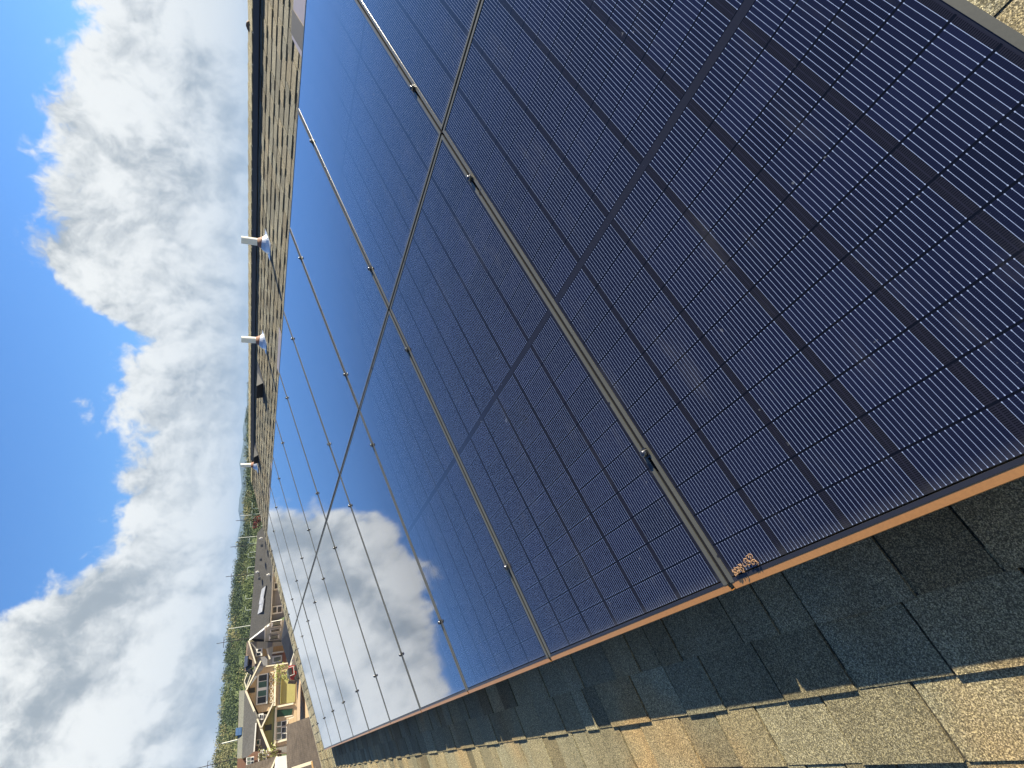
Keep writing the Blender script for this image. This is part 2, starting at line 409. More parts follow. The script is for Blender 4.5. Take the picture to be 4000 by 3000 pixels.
def lip_mat():
    m, t, b = mat('rusty_orange_outer_lip', .34, metal=.35, spec=.7)
    geo = t.node('ShaderNodeNewGeometry').outputs['Position']
    n = t.noise(geo, 5.0, 4, .6); n2 = t.noise(geo, 160.0, 2, .6)
    col = t.mix(n, (.44, .19, .055), (.50, .25, .09)); col = t.vm('SCALE', col, t.m('MULTIPLY_ADD', n2, .35, .82))
    t.put(b.inputs['Base Color'], col); return m
M_LIP = lip_mat()
LIP, FH = .0145, .035
M_DKB = paint('dark_bar_and_gap_shade', (.016, .017, .024), .35, spec=.5)  # dark lower bar; on the webs it paints the gap's shade
def make_panel(label, s_hi, t_lo, trim=True):
    p = thing('solar_panel', label, 'solar panel', roofM(s_hi, t_lo, 0), 'solar panels of the long two row array')
    mb = MB()
    w, l, z0 = PW, PL, -FH
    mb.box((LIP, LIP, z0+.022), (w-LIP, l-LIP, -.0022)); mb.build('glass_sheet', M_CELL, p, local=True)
    mb = MB()
    zt = -.0035
    mb.box((0, 0.0015, zt), (LIP, l, 0)); mb.box((w-LIP, 0.0015, zt), (w, l, 0)); mb.box((LIP, l-.011, zt), (w-LIP, l, 0))
    wb = MB(); wb.box((.0016, .003, z0), (LIP-.002, l-.002, zt)); wb.box((w-LIP+.002, .003, z0), (w-.0016, l-.002, zt)); wb.box((LIP, l-.009, z0), (w-LIP, l-.0016, zt))
    wb.box((LIP, LIP, z0), (LIP+.015, l-LIP, z0+.002)); wb.box((w-LIP-.015, LIP, z0), (w-LIP, l-LIP, z0+.002))
    wb.build('gap_shade_web', M_DKB, p, local=True)  # web coloured dark to paint shade into the gaps between panels
    mb.build('frame', M_FRAME, p, local=True)
    mb = MB(); mb.box((LIP, .0015, z0), (w-LIP, .011, -.0004)); mb.build('lower_bar', M_DKB if trim else M_FRAME, p, local=True)
    if not trim: return p
    mb = MB(); pf = [(0.001, -.0012), (-.017, -.0030), (-.0190, -.008), (-.0190, z0), (-.0172, z0), (-.0172, -.0095), (-.0155, -.0064), (0.001, -.005)]
    mb.hexa([(.003, a, c) for a, c in pf], [(w-.003, a, c) for a, c in pf]); mb.build('lower_trim', M_LIP, p, local=True)
    return p
proto = None
tilt = random.Random(11)
def panelM(s, t_):
    return roofM(s, t_, 0) @ Matrix.Rotation(tilt.uniform(-.0011, .0011), 4, 'X') @ Matrix.Rotation(tilt.uniform(-.0016, .0016), 4, 'Y')
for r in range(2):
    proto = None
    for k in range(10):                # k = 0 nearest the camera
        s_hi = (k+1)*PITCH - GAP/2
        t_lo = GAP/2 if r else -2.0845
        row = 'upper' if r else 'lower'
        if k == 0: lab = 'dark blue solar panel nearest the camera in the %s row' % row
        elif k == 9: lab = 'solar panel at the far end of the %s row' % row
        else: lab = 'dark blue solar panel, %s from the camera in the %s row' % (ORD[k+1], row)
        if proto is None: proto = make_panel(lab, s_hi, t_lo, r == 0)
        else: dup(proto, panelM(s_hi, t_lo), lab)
# mounting rails
M_ALU = paint('mill_aluminium', (.35, .36, .37), .35, metal=.8)
CL_T = [-1.66, -.32, .345, 1.68]
nm = ['lowest', 'second lowest', 'second highest', 'highest']
for q, tt in enumerate(CL_T):
    r_ = thing('mounting_rail', '%s aluminium mounting rail running under the panel array' % nm[q], 'rail', roofM(5.8, tt, -.07), 'rails under the array')
    mb = MB(); mb.box((-5.85, -.02, -.02), (5.75, .02, .034)); mb.build('rail_bar', M_ALU, r_, local=True)
    for k in range(9):
        mb = MB(); mb.box((-5.5+k*1.35, -.03, -.052), (-5.45+k*1.35, .05, -.0205)); mb.build('foot', M_ALU, r_, local=True)
# clamps
M_BLK = paint('black_clamp', (.012, .013, .016), .30, spec=.8); M_BOLT = paint('steel_bolt', (.10, .10, .105), .22, metal=.9)
cproto = None
pos = ['lowest', 'lower middle', 'upper middle', 'top']
for k in range(1, 11):
    for q, tt in enumerate(CL_T):
        s = k*PITCH if k < 10 else 10*PITCH - GAP/2 + .008
        if k < 10: lab = '%s black clamp in the %s seam from the camera' % (pos[q], ORD[k])
        else: lab = '%s black end clamp on the far left edge of the array' % pos[q]
        if cproto is None:
            cproto = thing('panel_clamp', lab, 'clamp', roofM(s, tt, 0), 'clamps between the panels')
            mb = MB(); mb.box((-.0135, -.012, .0006), (.0135, .012, .005)); mb.box((-.007, -.017, -.03), (.007, .017, .0005))
            mb.build('clamp_body', M_BLK, cproto, local=True)
            mb = MB(); mb.tube([(0, 0, .005), (0, 0, .008), (0, 0, .015), (0, 0, .019)], [.0125, .0125, .0105, .006], 14)
            mb.build('bolt_head', M_BOLT, cproto, local=True, smooth=True)
        else: dup(cproto, roofM(s, tt, 0), lab)
# dry plant litter caught in the corner of a panel
def roofP(px, py, n=RN):
    d = ray(px, py); N = W(0, 0, 1); k = ((N*n) - CAM).dot(N)/d.dot(N); return CAM + d*k
mb = MB(); base = roofP(2905, 2238, 0)
for k in range(26):
    f = rnd.random(); s = .995 - .085*f + 1.154*0; tt = -2.066 + rnd.uniform(0, .012)*(1+1.0*(f > .6))
    a = rnd.uniform(0, 6.28); r_ = rnd.uniform(.003, .008); c = W(1.112-.083*f, tt, .001+rnd.random()*.004)
    ps = [c + W(r_*math.cos(a+q*.9), r_*math.sin(a+q*.9), rnd.uniform(0, .004)) for q in range(6)]
    mb.tube(ps, .0011, 5)
tag(mb.build('leaf_litter', paint('dry_litter', (.22, .13, .07), .9)), 'clump of curled brown dry litter in the corner of the nearest lower panel', 'debris')
# ---------------------------------------------------------------- vent pipes
M_PVC = paint('white_vent_pipe', (.74, .73, .66), .45, var=.04); M_RUB = paint('brown_rubber_boot', (.20, .10, .065), .7)
M_LEAD = paint('bright_metal_flashing', (.60, .63, .66), .28, metal=.6)
ZUP = Vector((0, 0, 1))
def vent_pipe(px, py, top_x, r, label):
    b = roofP(px, py); h = .5
    lo, hi = .05, 1.5
    def prj(p):
        q = p - CAM; return 2000 + FPX*q.dot(AX)/q.dot(AZ)
    for _ in range(40):
        h = (lo+hi)/2
        if prj(b+ZUP*h) > top_x: lo = h
        else: hi = h
    p = thing('vent_pipe', label, 'vent pipe', b, 'white vent pipes near the ridge')
    mb = MB(); mb.tube([b+ZUP*.04, b+ZUP*h, b+ZUP*(h-.002), b+ZUP*(h-.1)], [r, r, r*.9, r*.88], 24); mb.build('pipe', M_PVC, p, smooth=False)
    mb = MB(); mb.tube([b+ZUP*.045, b+ZUP*.075, b+ZUP*.115], [r*1.9, r*1.5, r*1.06], 24); mb.build('rubber_boot', M_RUB, p, smooth=True)
    N = W(0, 0, 1)
    mb = MB(); mb.tube([b+N*.003, b+N*.02+ZUP*.0, b+ZUP*.06], [r*3.0, r*2.5, r*1.75], 24)
    T, S = W(0, 1), Vector((0, 1, 0))
    q = [b - S*.14 - T*.16, b + S*.14 - T*.16, b + S*.14 + T*.12, b - S*.14 + T*.12]
    mb.hexa([v + N*.006 for v in q], [v + N*.009 for v in q])
    mb.build('flashing', M_LEAD, p, smooth=False)
    return p
vent_pipe(1046, 951, 943, .045, 'white vent pipe nearest the camera, standing near the ridge')
vent_pipe(1033, 1331, 943, .048, 'white vent pipe beside the larger grey roof vent')
vent_pipe(1003, 1816, 940, .044, 'farthest white vent pipe, beside the small grey vent')
# slant back roof vents
M_GV = paint('grey_vent_metal', (.045, .047, .052), .7, bump=.1, spec=.2); M_IN = paint('vent_opening', (.02, .02, .025), .8)
def roof_vent(px, py, wd_, ln, ht, label):
    b = roofP(px, py); m = roofM(0, 0, 0); m.translation = b
    p = thing('roof_vent', label, 'roof vent', m, 'grey roof vents')
    w2 = wd_/2
    mb = MB()
    lo = [(-w2, 0, .004), (w2, 0, .004), (w2*.8, ln, .004), (-w2*.8, ln, .004)]
    top_ = [(-w2*.85, -.02, ht), (w2*.85, -.02, ht), (w2*.6, ln*.8, .03), (-w2*.6, ln*.8, .03)]
    mb.hexa(lo, top_); mb.build('hood', M_GV, p, local=True, bevel=.006)
    mb = MB(); mb.hexa([(-w2*.86, -.012, .015), (w2*.86, -.012, .015), (w2*.8, .002, .015), (-w2*.8, .002, .015)], [(-w2*.78, -.026, ht*.86), (w2*.78, -.026, ht*.86), (w2*.75, -.01, ht*.86), (-w2*.75, -.01, ht*.86)])
    mb.build('mouth', M_IN, p, local=True)
    mb = MB(); mb.box((-w2*1.3, -.08, .004), (w2*1.3, ln*1.15, .008)); mb.build('flange', M_GV, p, local=True)
roof_vent(1029, 1525, .44, .36, .115, 'larger grey slant back roof vent between the second and third pipes')
roof_vent(1010, 1793, .36, .30, .10, 'small grey roof vent just beside the farthest pipe')
# flashing sheets above the array
def flash_sheet(s0, s1, ta, tb, label, dark):
    b = W((s0+s1)/2, (ta+tb)/2, RN+.012)
    p = thing('roof_flashing', label, 'flashing', b, 'pinkish flashing sheets above the array')
    mb = MB(); q = [W(s0, ta, 0), W(s1, ta-.03, 0), W(s1, tb-.04, 0), W(s0, tb, 0)]; N = W(0, 0, 1)
    mb.hexa([v + N*(RN+.0065) for v in q], [v + N*(RN+.0105) for v in q]); mb.build('sheet', M_PINK, p)
    if dark:
        mb = MB(); c0 = s0+(s1-s0)*dark[0]; c1 = s0+(s1-s0)*dark[1]
        q = [W(c0, ta-.02, 0), W(c1, ta-.02, 0), W(c1-.05, tb-.10, 0), W(c0-.05, tb-.10, 0)]
        mb.hexa([v + N*(RN+.0108) for v in q], [v + N*(RN+.016) for v in q]); mb.build('cover_plate', M_GV, p)
M_PINK = paint('pinkish_galvanised', (.28, .235, .21), .35, metal=.3)
flash_sheet(.9, 2.10, 2.80, 2.15, 'pinkish flashing sheet nearest the camera with a dark square plate', (.83, .975))
flash_sheet(5.5, 6.35, 2.60, 2.15, 'plain pinkish flashing sheet beside the second pipe', None)
flash_sheet(9.2, 10.6, 2.55, 2.15, 'flashing sheet near the far end with a dark bent cover', (.15, .7))
# dead leaf stuck on the ridge
c = roofP(985, 102); c = Vector((rp.x-.02, 0, rp.z+.085))
dd = ray(976, 100); k = (c.x - CAM.x)/dd.x; c = CAM + dd*k
mb = MB(); Yv = Vector((0, 1, 0))
out = [(-.055, -.012), (-.05, .012), (-.03, .03), (0.0, .035), (.03, .022), (.062, -.006), (.08, -.022), (.04, -.014), (.0, -.018)]
mb.hexa([c + Yv*a + ZUP*b_ + Vector((-.02-abs(a)*.3, 0, 0)) for a, b_ in out][::-1], [c + Yv*a*.9 + ZUP*(b_*.9) + Vector((.012, 0, 0)) for a, b_ in out][::-1])
tag(mb.build('dead_leaf', paint('brown_leaf', (.12, .075, .05), .8)), 'small curled brown leaf sitting on the ridge cap', 'leaf')

# ================================================================ the neighbourhood
FH_ = Vector((AZ.x, AZ.y, 0)).normalized()          # horizontal viewing direction
class Fr:                                            # vertical working plane for a building: u right, d away, z up
    def __init__(s, px, py, dist, face):
        s.o = CAM + ray(px, py)*dist
        s.d = (FH_ if face == 'F' else Vector((math.sin(math.radians(face)), math.cos(math.radians(face)), 0)))
        s.u = Vector((s.d.y, -s.d.x, 0))
        s.base = Vector((s.o.x, s.o.y, GZ))
        s.M = Matrix((s.u, s.d, ZUP)).transposed().to_4x4(); s.M.translation = s.base
    def P(s, x, y, d=0.0):
        r = ray(x, y); k = ((s.o + s.d*d) - CAM).dot(s.d)/r.dot(s.d); return CAM + r*k
    def prism(s, mb, pts, d0, th):
        f = [s.P(x, y, d0) for x, y in pts]; mb.hexa(f, [p + s.d*th for p in f])
    def slab(s, mb, pts, th=.18):                    # pts: (x, y, d)
        f = [s.P(*q) for q in pts]; mb.hexa([p - ZUP*th for p in f], f)
def poly(fr, name, pts, d0, th, m, parent):
    mb = MB(); fr.prism(mb, pts, d0, th); return mb.build(name, m, parent)
def slab(fr, name, pts, m, parent, th=.18):
    mb = MB(); fr.slab(mb, pts, th); return mb.build(name, m, parent)
def bars(fr, name, segs, d, w, th, m, parent):
    mb = MB()
    for a, b_ in segs:
        A = fr.P(a[0], a[1], a[2] if len(a) > 2 else d); B = fr.P(b_[0], b_[1], b_[2] if len(b_) > 2 else d)
        w = w
        mb.beam(A, B, th, w*.62) if abs((B-A).normalized().z) < .97 else mb.beam(A, B, w*.62, th, fr.d)
    return mb.build(name, m, parent)
def rect(x0, x1, ya, yb, sl=-.04, sk=-.17):          # pixel rectangle following the slight lean of the picture
    xm, ym = (x0+x1)/2, (ya+yb)/2
    f = lambda x, y: (x + sl*(y-ym), y + sk*(x-xm))
    return [f(x0, yb), f(x0, ya), f(x1, ya), f(x1, yb)]
M_TRIM = paint('cream_trim', (.62, .58, .46), .55, var=.05); M_WHITE = paint('white_trim', (.66, .66, .63), .5, var=.05)
M_TAN = siding('tan_siding', (.46, .355, .225)); M_OLV = siding('olive_siding', (.27, .265, .11)); M_GRY = siding('grey_siding', (.20, .20, .205))
M_CRM = siding('cream_siding', (.46, .43, .35)); M_GOLD = siding('golden_siding', (.42, .27, .11), .45); M_BRN = siding('brown_siding', (.16, .085, .055))
M_GAR = siding('olive_garage', (.30, .285, .105), .5, .85); M_BRICK = paint('red_brown_stone', (.28, .12, .07), .9, var=.3, scale=6)
M_ATT = paint('attic_louvre', (.035, .04, .038), .7)
M_RG = shingle_far('grey_roof', (.070, .068, .064)); M_RL = shingle_far('light_grey_roof', (.16, .16, .13)); M_RB = shingle_far('brown_grey_roof', (.085, .068, .052), .9, 2.2)
M_RT = shingle_far('tan_roof', (.13, .10, .075)); M_RD = shingle_far('navy_roof_shade', (.022, .026, .036), .3)  # the navy one paints shade on the porch roof and soffits
M_SEA = paint('pale_green_shingle', (.16, .17, .12), .9)
def glass(name, c, r=.2):
    m, t, b = mat(name, r, spec=.35); co = t.node('ShaderNodeTexCoord').outputs['Object']
    k = t.m('MULTIPLY_ADD', t.noise(co, 1.2, 3, .6), 1.2, .4); t.put(b.inputs['Base Color'], t.vm('SCALE', c, k)); return m
M_GL = glass('window_glass', (.02, .024, .035)); M_GT = glass('teal_curtain_glass', (.045, .10, .09)); M_GG = glass('pale_glass', (.12, .14, .12)); M_GN = glass('green_dark_glass', (.012, .04, .028))
M_SOL = glass('solar_collector', (.30, .31, .33), .4); M_PVN = glass('dark_pv', (.012, .014, .026), .35); M_PVB = glass('blue_pv', (.05, .085, .14), .15)
def window(fr, parent, panes, frame, d, mats, fw=1.6):
    """panes: pixel rectangles; frame: outer pixel rectangle"""
    f = poly(fr, 'window', frame, d-.10, .12, M_WHITE, parent)
    for q, g in zip(panes, mats): poly(fr, 'pane', q, d-.13, .05, g, f)
    return f
# ---- house A: tan gable with the wide four pane window
fa = Fr(1000, 2690, 84, 0)
A = thing('gable_house', 'tan two storey gable house with a wide four pane window above an olive garage door', 'house', fa.M)
poly(fa, 'wall', [(964, 2699), (1034, 2603), (1124, 2589), (1160, 2597), (1160, 2752), (1080, 2757), (1050, 2776), (1010, 2785)], 0, 8, M_TAN, A)
slab(fa, 'roof', [(958, 2700, -.9), (1018, 2581, -.9), (1014, 2583, 7), (962, 2700, 7)], M_RG, A)
slab(fa, 'roof', [(958, 2700, -.9), (962, 2700, 7), (1002, 2806, 7), (1005, 2806, -.9)], M_RG, A)
bars(fa, 'rake_board', [((960, 2700), (1019, 2581.5))], -1.0, .26, .12, M_TRIM, A)
bars(fa, 'rake_board', [((960, 2699), (1005.5, 2806))], -1.0, .34, .12, M_TRIM, A)
poly(fa, 'attic_louvre', rect(971.5, 996, 2687, 2705.5), -.1, .2, M_ATT, A)
window(fa, A, [rect(1011, 1042.5, 2636, 2659.5), rect(1010, 1042, 2662, 2685), rect(1008, 1040, 2697, 2719.5), rect(1006, 1038.5, 2722, 2746.5)], rect(1003, 1046, 2632, 2751), -.05, [M_GL, M_GT, M_GT, M_GL])
poly(fa, 'window_sill', rect(1046.5, 1050, 2628, 2750), -.35, .4, M_ATT, A)
xs = [2629.5, 2658.5, 2686, 2716, 2744.5]; sg = []
for a_, b_ in zip(xs, xs[1:]): sg += [((1051, a_+1), (1069, b_-1)), ((1069, a_-2), (1051, b_-1)), ((1051, b_), (1069, b_-3))]
sg += [((1051, 2630), (1069, 2627))]
poly(fa, 'trellis_back', rect(1050, 1071, 2628, 2746), -.12, .1, M_GOLD, A)
bars(fa, 'cross_trim', sg, -.2, .14, .08, M_TRIM, A)
bars(fa, 'band_board', [((1077, 2599), (1072, 2758))], -.25, .38, .2, M_TRIM, A)
bars(fa, 'corner_board', [((1034.5, 2604), (1124, 2590.5))], -.12, .22, .2, M_TRIM, A)
bars(fa, 'awning_shadow', [((1096.5, 2640), (1093, 2752))], -.3, .12, .3, M_ATT, A)  # dark bar painting the shadow of the awning edge
poly(fa, 'garage_door', [(1098, 2641), (1156, 2634), (1152, 2742), (1094, 2750)], -.08, .1, M_GAR, A)
# ---- left wing with the long grey roof
fw = Fr(1000, 2860, 80, 0)
L = thing('long_roof_house', 'house with a long plain grey roof and white gutter left of the tan gable', 'house', fw.M)
slab(fw, 'roof', [(955, 2696, 6.5), (1002, 2800, 1.5), (998, 2822, 1.2), (990, 2951, 1.2), (945, 2962, 6.5)], M_RG, L)
bars(fw, 'gutter', [((1000, 2824), (991.5, 2950))], 1.1, .22, .16, M_WHITE, L)
poly(fw, 'wall', [(999, 2790), (1130, 2790), (1130, 2938), (993, 2938)], 2.2, 6, M_GRY, L)
window(fw, L, [rect(1014, 1019.5, 2792, 2806), rect(1022, 1026, 2793, 2806)], rect(1010, 1029, 2787, 2812), 2.1, [M_GL, M_GL])
window(fw, L, [rect(1003, 1013, 2892, 2907)], rect(1000, 1018, 2888, 2913), 2.1, [M_GT])
# ---- olive lower gable in front of it
fo = Fr(1060, 2850, 74, 0)
O = thing('olive_gable_house', 'low olive gabled front with cream rake boards and three double windows below', 'house', fo.M)
poly(fo, 'wall', [(1023, 2846), (1070, 2757), (1078, 2757), (1076, 2924), (1056, 2928)], 0, 6, M_OLV, O)
poly(fo, 'lower_wall', [(1078, 2757), (1160, 2748), (1160, 2898), (1072, 2914)], -.05, 6, M_TAN, O)
slab(fo, 'roof', [(1017, 2847, -.8), (1067, 2744, -.8), (1063, 2748, 6), (1019, 2847, 6)], M_RG, O)
slab(fo, 'roof', [(1017, 2847, -.8), (1019, 2847, 6), (1052, 2938, 6), (1056, 2941, -.8)], M_RG, O)
bars(fo, 'rake_board', [((1019, 2847), (1067.5, 2745))], -.9, .22, .12, M_TRIM, O)
bars(fo, 'rake_board', [((1005, 2808), (1019, 2846))], -.9, .24, .12, M_TRIM, O)
bars(fo, 'rake_board', [((1019, 2846), (1057, 2940))], -.9, .34, .12, M_TRIM, O)
bars(fo, 'band_board', [((1078.5, 2764), (1072, 2914))], -.25, .34, .2, M_TRIM, O)
poly(fo, 'attic_louvre', rect(1035, 1061, 2831, 2853), -.1, .2, M_ATT, O)
for (a_, b_) in ((2817, 2838), (2841, 2863), (2865, 2889)):
    window(fo, O, [rect(1082, 1098, a_+2, b_-2), rect(1101, 1117, a_+1, b_-3)], rect(1080, 1120, a_, b_), -.1, [M_GG, M_GL])
poly(fo, 'garage_opening', [(1081, 2773), (1144, 2768), (1140, 2792), (1080, 2802)], -.12, .1, M_GN, O)
bars(fo, 'corner_board', [((1079, 2762), (1146, 2748))], -.15, .3, .2, M_TRIM, O)
bars(fo, 'corner_board', [((1077, 2900), (1122, 2888))], -.15, .3, .2, M_TRIM, O)
bars(fo, 'deck_rail', [((1112, 2800), (1143, 2795)), ((1120, 2812), (1148, 2800)), ((1122, 2828), (1126, 2806))], -.9, .16, .16, M_TRIM, O)
# ---- house E behind: long pale roof with a solar collector
fe = Fr(945, 2830, 100, 0)
E_ = thing('pale_roof_house', 'long pale grey roof rising behind the left houses with one small blue panel', 'house', fe.M)
slab(fe, 'roof', [(958, 2696, 0), (959, 2760, 0), (948, 2962, 0), (926, 2962, 5), (928, 2830, 5), (934.5, 2699, 5)], M_RL, E_)
poly(fe, 'wall', [(962, 2700), (1010, 2700), (1010, 2975), (950, 2975)], 1.0, 6, M_BRN, E_)
poly(fe, 'gable_wall', [(927, 2963), (946, 2963), (1040, 3010), (1040, 3090), (926, 3060)], .8, 4, M_BRN, E_)
fs = Fr(936, 2857, 98.5, 0)
def tilted(fr, pts, m, nm_, lab, grp=None, cat='solar panel'):
    mb = MB(); f = [fr.P(*q) for q in pts]; n_ = (f[1]-f[0]).cross(f[3]-f[0]).normalized(); n_ = n_ if n_.z > 0 else -n_
    T_ = thing(nm_, lab, cat, sum(f, Vector())/4, grp)
    mb.hexa([p + n_*.10 for p in f], [p + n_*.17 for p in f]); mb.build('panel_face', m, T_)
    mb = MB(); c_ = sum(f, Vector())/4
    g = [c_ + (p-c_)*1.04 for p in f]; mb.hexa([p + n_*.02 for p in g], [p + n_*.10 for p in g]); mb.build('panel_frame', M_BLK, T_); return T_
tilted(fe, [(949, 2840, 1.6), (948, 2869, 1.6), (924.5, 2873, 4.8), (925.5, 2843, 4.8)], M_PVB, 'rooftop_collector', 'single square blue panel on the long pale roof')
# ---- far left brown house with white windows
fl = Fr(1000, 2975, 76, 0)
K = thing('brown_house', 'brown walled house with white framed windows at the left end of the row', 'house', fl.M)
poly(fl, 'wall', [(992, 2936), (1100, 2930), (1100, 3080), (960, 3080), (964, 2958)], 2.6, 5, M_BRN, K)
for q in range(3): window(fl, K, [rect(965+q*0, 978, 2959+q*15, 2969+q*15), rect(981, 990, 2959+q*15, 2969+q*15)], rect(962, 992, 2957+q*15, 2971+q*15), 2.4, [M_GG, M_GL])
for q in range(2): window(fl, K, [rect(1012, 1024, 2943+q*17, 2956+q*17), rect(1027, 1038, 2943+q*17, 2956+q*17)], rect(1009, 1041, 2940+q*17, 2959+q*17), 2.4, [M_GL, M_GL])
poly(fl, 'orange_siding', [(981, 2955), (992, 2953), (990, 2984), (970, 2990)], 2.35, .1, M_GOLD, K)  # bits of orange siding on the brown wall
bars(fl, 'trellis', [((1020, 2930), (1050, 2950)), ((1024, 2950), (1030, 2926)), ((1036, 2955), (1042, 2930)), ((1018, 2930), (1020, 2944))], 1.6, .14, .14, M_WHITE, K)
# ---- house B: grey building, gable end with three tall windows, two collectors on the roof
fb = Fr(1060, 2440, 92, 'F')
B = thing('grey_house', 'grey two storey building with a big grey roof and three tall windows in its bay', 'house', fb.M)
slab(fb, 'roof', [(974, 2500, 6), (1051, 2441, 0), (1056, 2436, 0), (1067.5, 2190, 0), (1078, 2040, 0), (1031, 2054, 4.0), (1005, 2080, 6)], M_RG, B)
bars(fb, 'gutter', [((1057.5, 2437), (1069.5, 2180))], -.1, .26, .2, M_TRIM, B)
bars(fb, 'rake_board', [((976, 2500, 5.8), (1052, 2441, -.2))], -.2, .22, .2, M_WHITE, B)
bars(fb, 'rake_board', [((977, 2500, 5.8), (1043, 2534, 11))], -.2, .26, .2, M_TRIM, B)
def poly3(fr, name, pts, th, m, parent):
    mb = MB(); f = [fr.P(*q) for q in pts]; mb.hexa(f, [p + fr.u*th for p in f]); return mb.build(name, m, parent)
dB = lambda y: (y-2440)/60*6
poly3(fb, 'gable_wall', [(979, 2498, dB(2498)), (1050, 2442, .2), (1120, 2430, .2), (1120, 2512, 7.2), (1040, 2530, 9)], .3, M_GRY, B)
poly3(fb, 'shaded_soffit', [(981, 2499, 5.4), (1034, 2504, 5.6), (1041, 2531, 8.4)], .2, M_RD, B)  # dark triangle painting the overhang's shade on the gable wall
poly3(fb, 'bay_wall', [(1036, 2451, .6), (1056, 2437, -.3), (1120, 2425, -.3), (1110, 2503, dB(2503)-.8), (1033, 2506, dB(2506)-.8)], .2, M_CRM, B)
bars(fb, 'frieze_board', [((1035.5, 2450, .3), (1034, 2506, dB(2506)-1.0))], -.15, .3, .1, M_WHITE, B)
poly(fb, 'side_wall', [(1058, 2438), (1071, 2150), (1140, 2150), (1118, 2405)], .7, 5, M_GRY, B)
poly(fb, 'pale_wall', [(1063, 2308), (1070, 2180), (1120, 2180), (1110, 2303)], .55, .2, M_CRM, B)
for q, (x0, x1, ya, yb) in enumerate(((1063, 1098, 2425, 2447), (1058.5, 1093, 2457, 2468), (1053.5, 1088, 2479, 2499))):
    window(fb, B, [rect(x0+3, x1-3, ya+5.5, yb-4.5)], rect(x0-3, x1+3, ya, yb), dB(ya)-1.0, [M_GG])
    poly(fb, 'shutter', rect(x0, x1, ya+2, ya+4.5), dB(ya)-1.2, .08, M_GL, B); poly(fb, 'shutter', rect(x0, x1, yb-3.5, yb-1), dB(ya)-1.2, .08, M_GL, B)
window(fb, B, [rect(1073, 1085, 2278, 2299)], rect(1069, 1089, 2274, 2303), .45, [M_GL])
window(fb, B, [rect(1066, 1080.5, 2372, 2393), rect(1085, 1100, 2370, 2391)], rect(1062, 1104, 2366, 2397), .6, [M_GL, M_GL])
def onroofB(x): return 6*(1 - (x-990)/68.0)
tilted(fb, [(1042, 2288, 1.6), (1029, 2358, 2.2), (1006, 2361, 4.9), (1011, 2314, 4.9)], M_SOL, 'rooftop_collector', 'nearer right silver collector of the pair on the big grey roof', 'pair of silver collectors')
tilted(fb, [(1036, 2337, 1.8), (1028, 2388, 2.0), (1002, 2404, 4.9), (1006.5, 2362, 4.9)], M_SOL, 'rooftop_collector', 'left silver collector of the pair on the big grey roof', 'pair of silver collectors')
M_PW = paint('white_plastic', (.5, .5, .48), .5)
for (x, y, lab) in ((1017, 2104, 'small white vent hood at the narrow right end of the big grey roof'), (1003, 2236, 'small white vent hood high on the big grey roof'), (1046, 2246, 'small white vent hood low on the big grey roof near the gutter')):
    d = onroofB(x+4); p0 = fb.P(x+6, y, d); p1 = fb.P(x-5, y+.5, d)
    T_ = thing('vent_hood', lab, 'vent', p0, 'white vent hoods on the big grey roof'); 
    mb = MB(); mb.tube([p0, p1], .13, 8); mb.build('stem', M_PW, T_)
    mb = MB(); mb.tube([fb.P(x+1, y-4, d), fb.P(x+6, y-1, d), fb.P(x+6, y+1, d)], [.12, .16, .16], 8); mb.build('hood', M_PW, T_)
for (x, y, lab) in ((1028, 2130, 'right'), (1024, 2185, 'middle'), (1018, 2259, 'left')):
    d = onroofB(x); p0 = fb.P(x, y, d-.3); a_ = MB(); a_.hexa([p0+fb.u*i_*.22+fb.d*j_*.2 for i_, j_ in ((-1,-1),(1,-1),(1,1),(-1,1))], [p0+ZUP*.35+fb.u*i_*.16+fb.d*j_*.15 for i_, j_ in ((-1,-1),(1,-1),(1,1),(-1,1))])
    tag(a_.build('turbine_vent', M_BLK), '%s of the three small black vents on the big grey roof' % lab, 'roof vent', 'black vents on the big grey roof')
# ---- porch roof below the bay, shade put into its dark colour
fp = Fr(1125, 2500, 66, 'F')
PR = thing('porch', 'shingled porch roof coloured dark for shade, with pale edge trim below the three tall windows', 'porch', fp.M)
slab(fp, 'roof', [(1113, 2398, 3), (1099, 2503, 3), (1116, 2562, 3), (1130, 2606, 2), (1153, 2536, -.2), (1133, 2456, -.2), (1120, 2405, 1)], M_RD, PR, .1)
bars(fp, 'edge_trim', [((1117, 2402, 1), (1134, 2457, -.25)), ((1134, 2457, -.25), (1155, 2536, -.25)), ((1155, 2536, -.25), (1131, 2609, 1.9))], 0, .22, .14, M_TRIM, PR)
poly(fp, 'wall', [(1158, 2540), (1135, 2605), (1200, 2640), (1240, 2560)], .8, 1.5, M_CRM, PR)
# ---- house C between the grey house and the tan gable
fc_ = Fr(1020, 2560, 98, 0)
H = thing('tan_roof_house', 'tan roofed house with golden siding squeezed between the grey house and the tan gable', 'house', fc_.M)
slab(fc_, 'roof', [(969, 2503, 0), (998, 2590, 0), (995, 2600, .5), (955, 2623, 6), (958, 2560, 6), (964, 2508, 6)], M_RT, H)
bars(fc_, 'rake_board', [((971, 2503), (999, 2592))], -.2, .30, .15, M_TRIM, H)
poly(fc_, 'wall', [(975, 2506), (1140, 2506), (1150, 2618), (992, 2618), (998, 2594)], .8, 6, M_CRM, H)
poly(fc_, 'gold_panel', [(1024, 2532), (1041, 2537), (1044, 2566), (1026, 2564)], .62, .2, M_GOLD, H)
poly(fc_, 'gold_panel', [(1068, 2526), (1104, 2522), (1109, 2545), (1065, 2549)], .62, .2, M_GOLD, H)
poly(fc_, 'dark_panel', [(1046, 2508), (1066, 2506), (1064, 2524), (1046, 2530)], .6, .2, M_GRY, H)
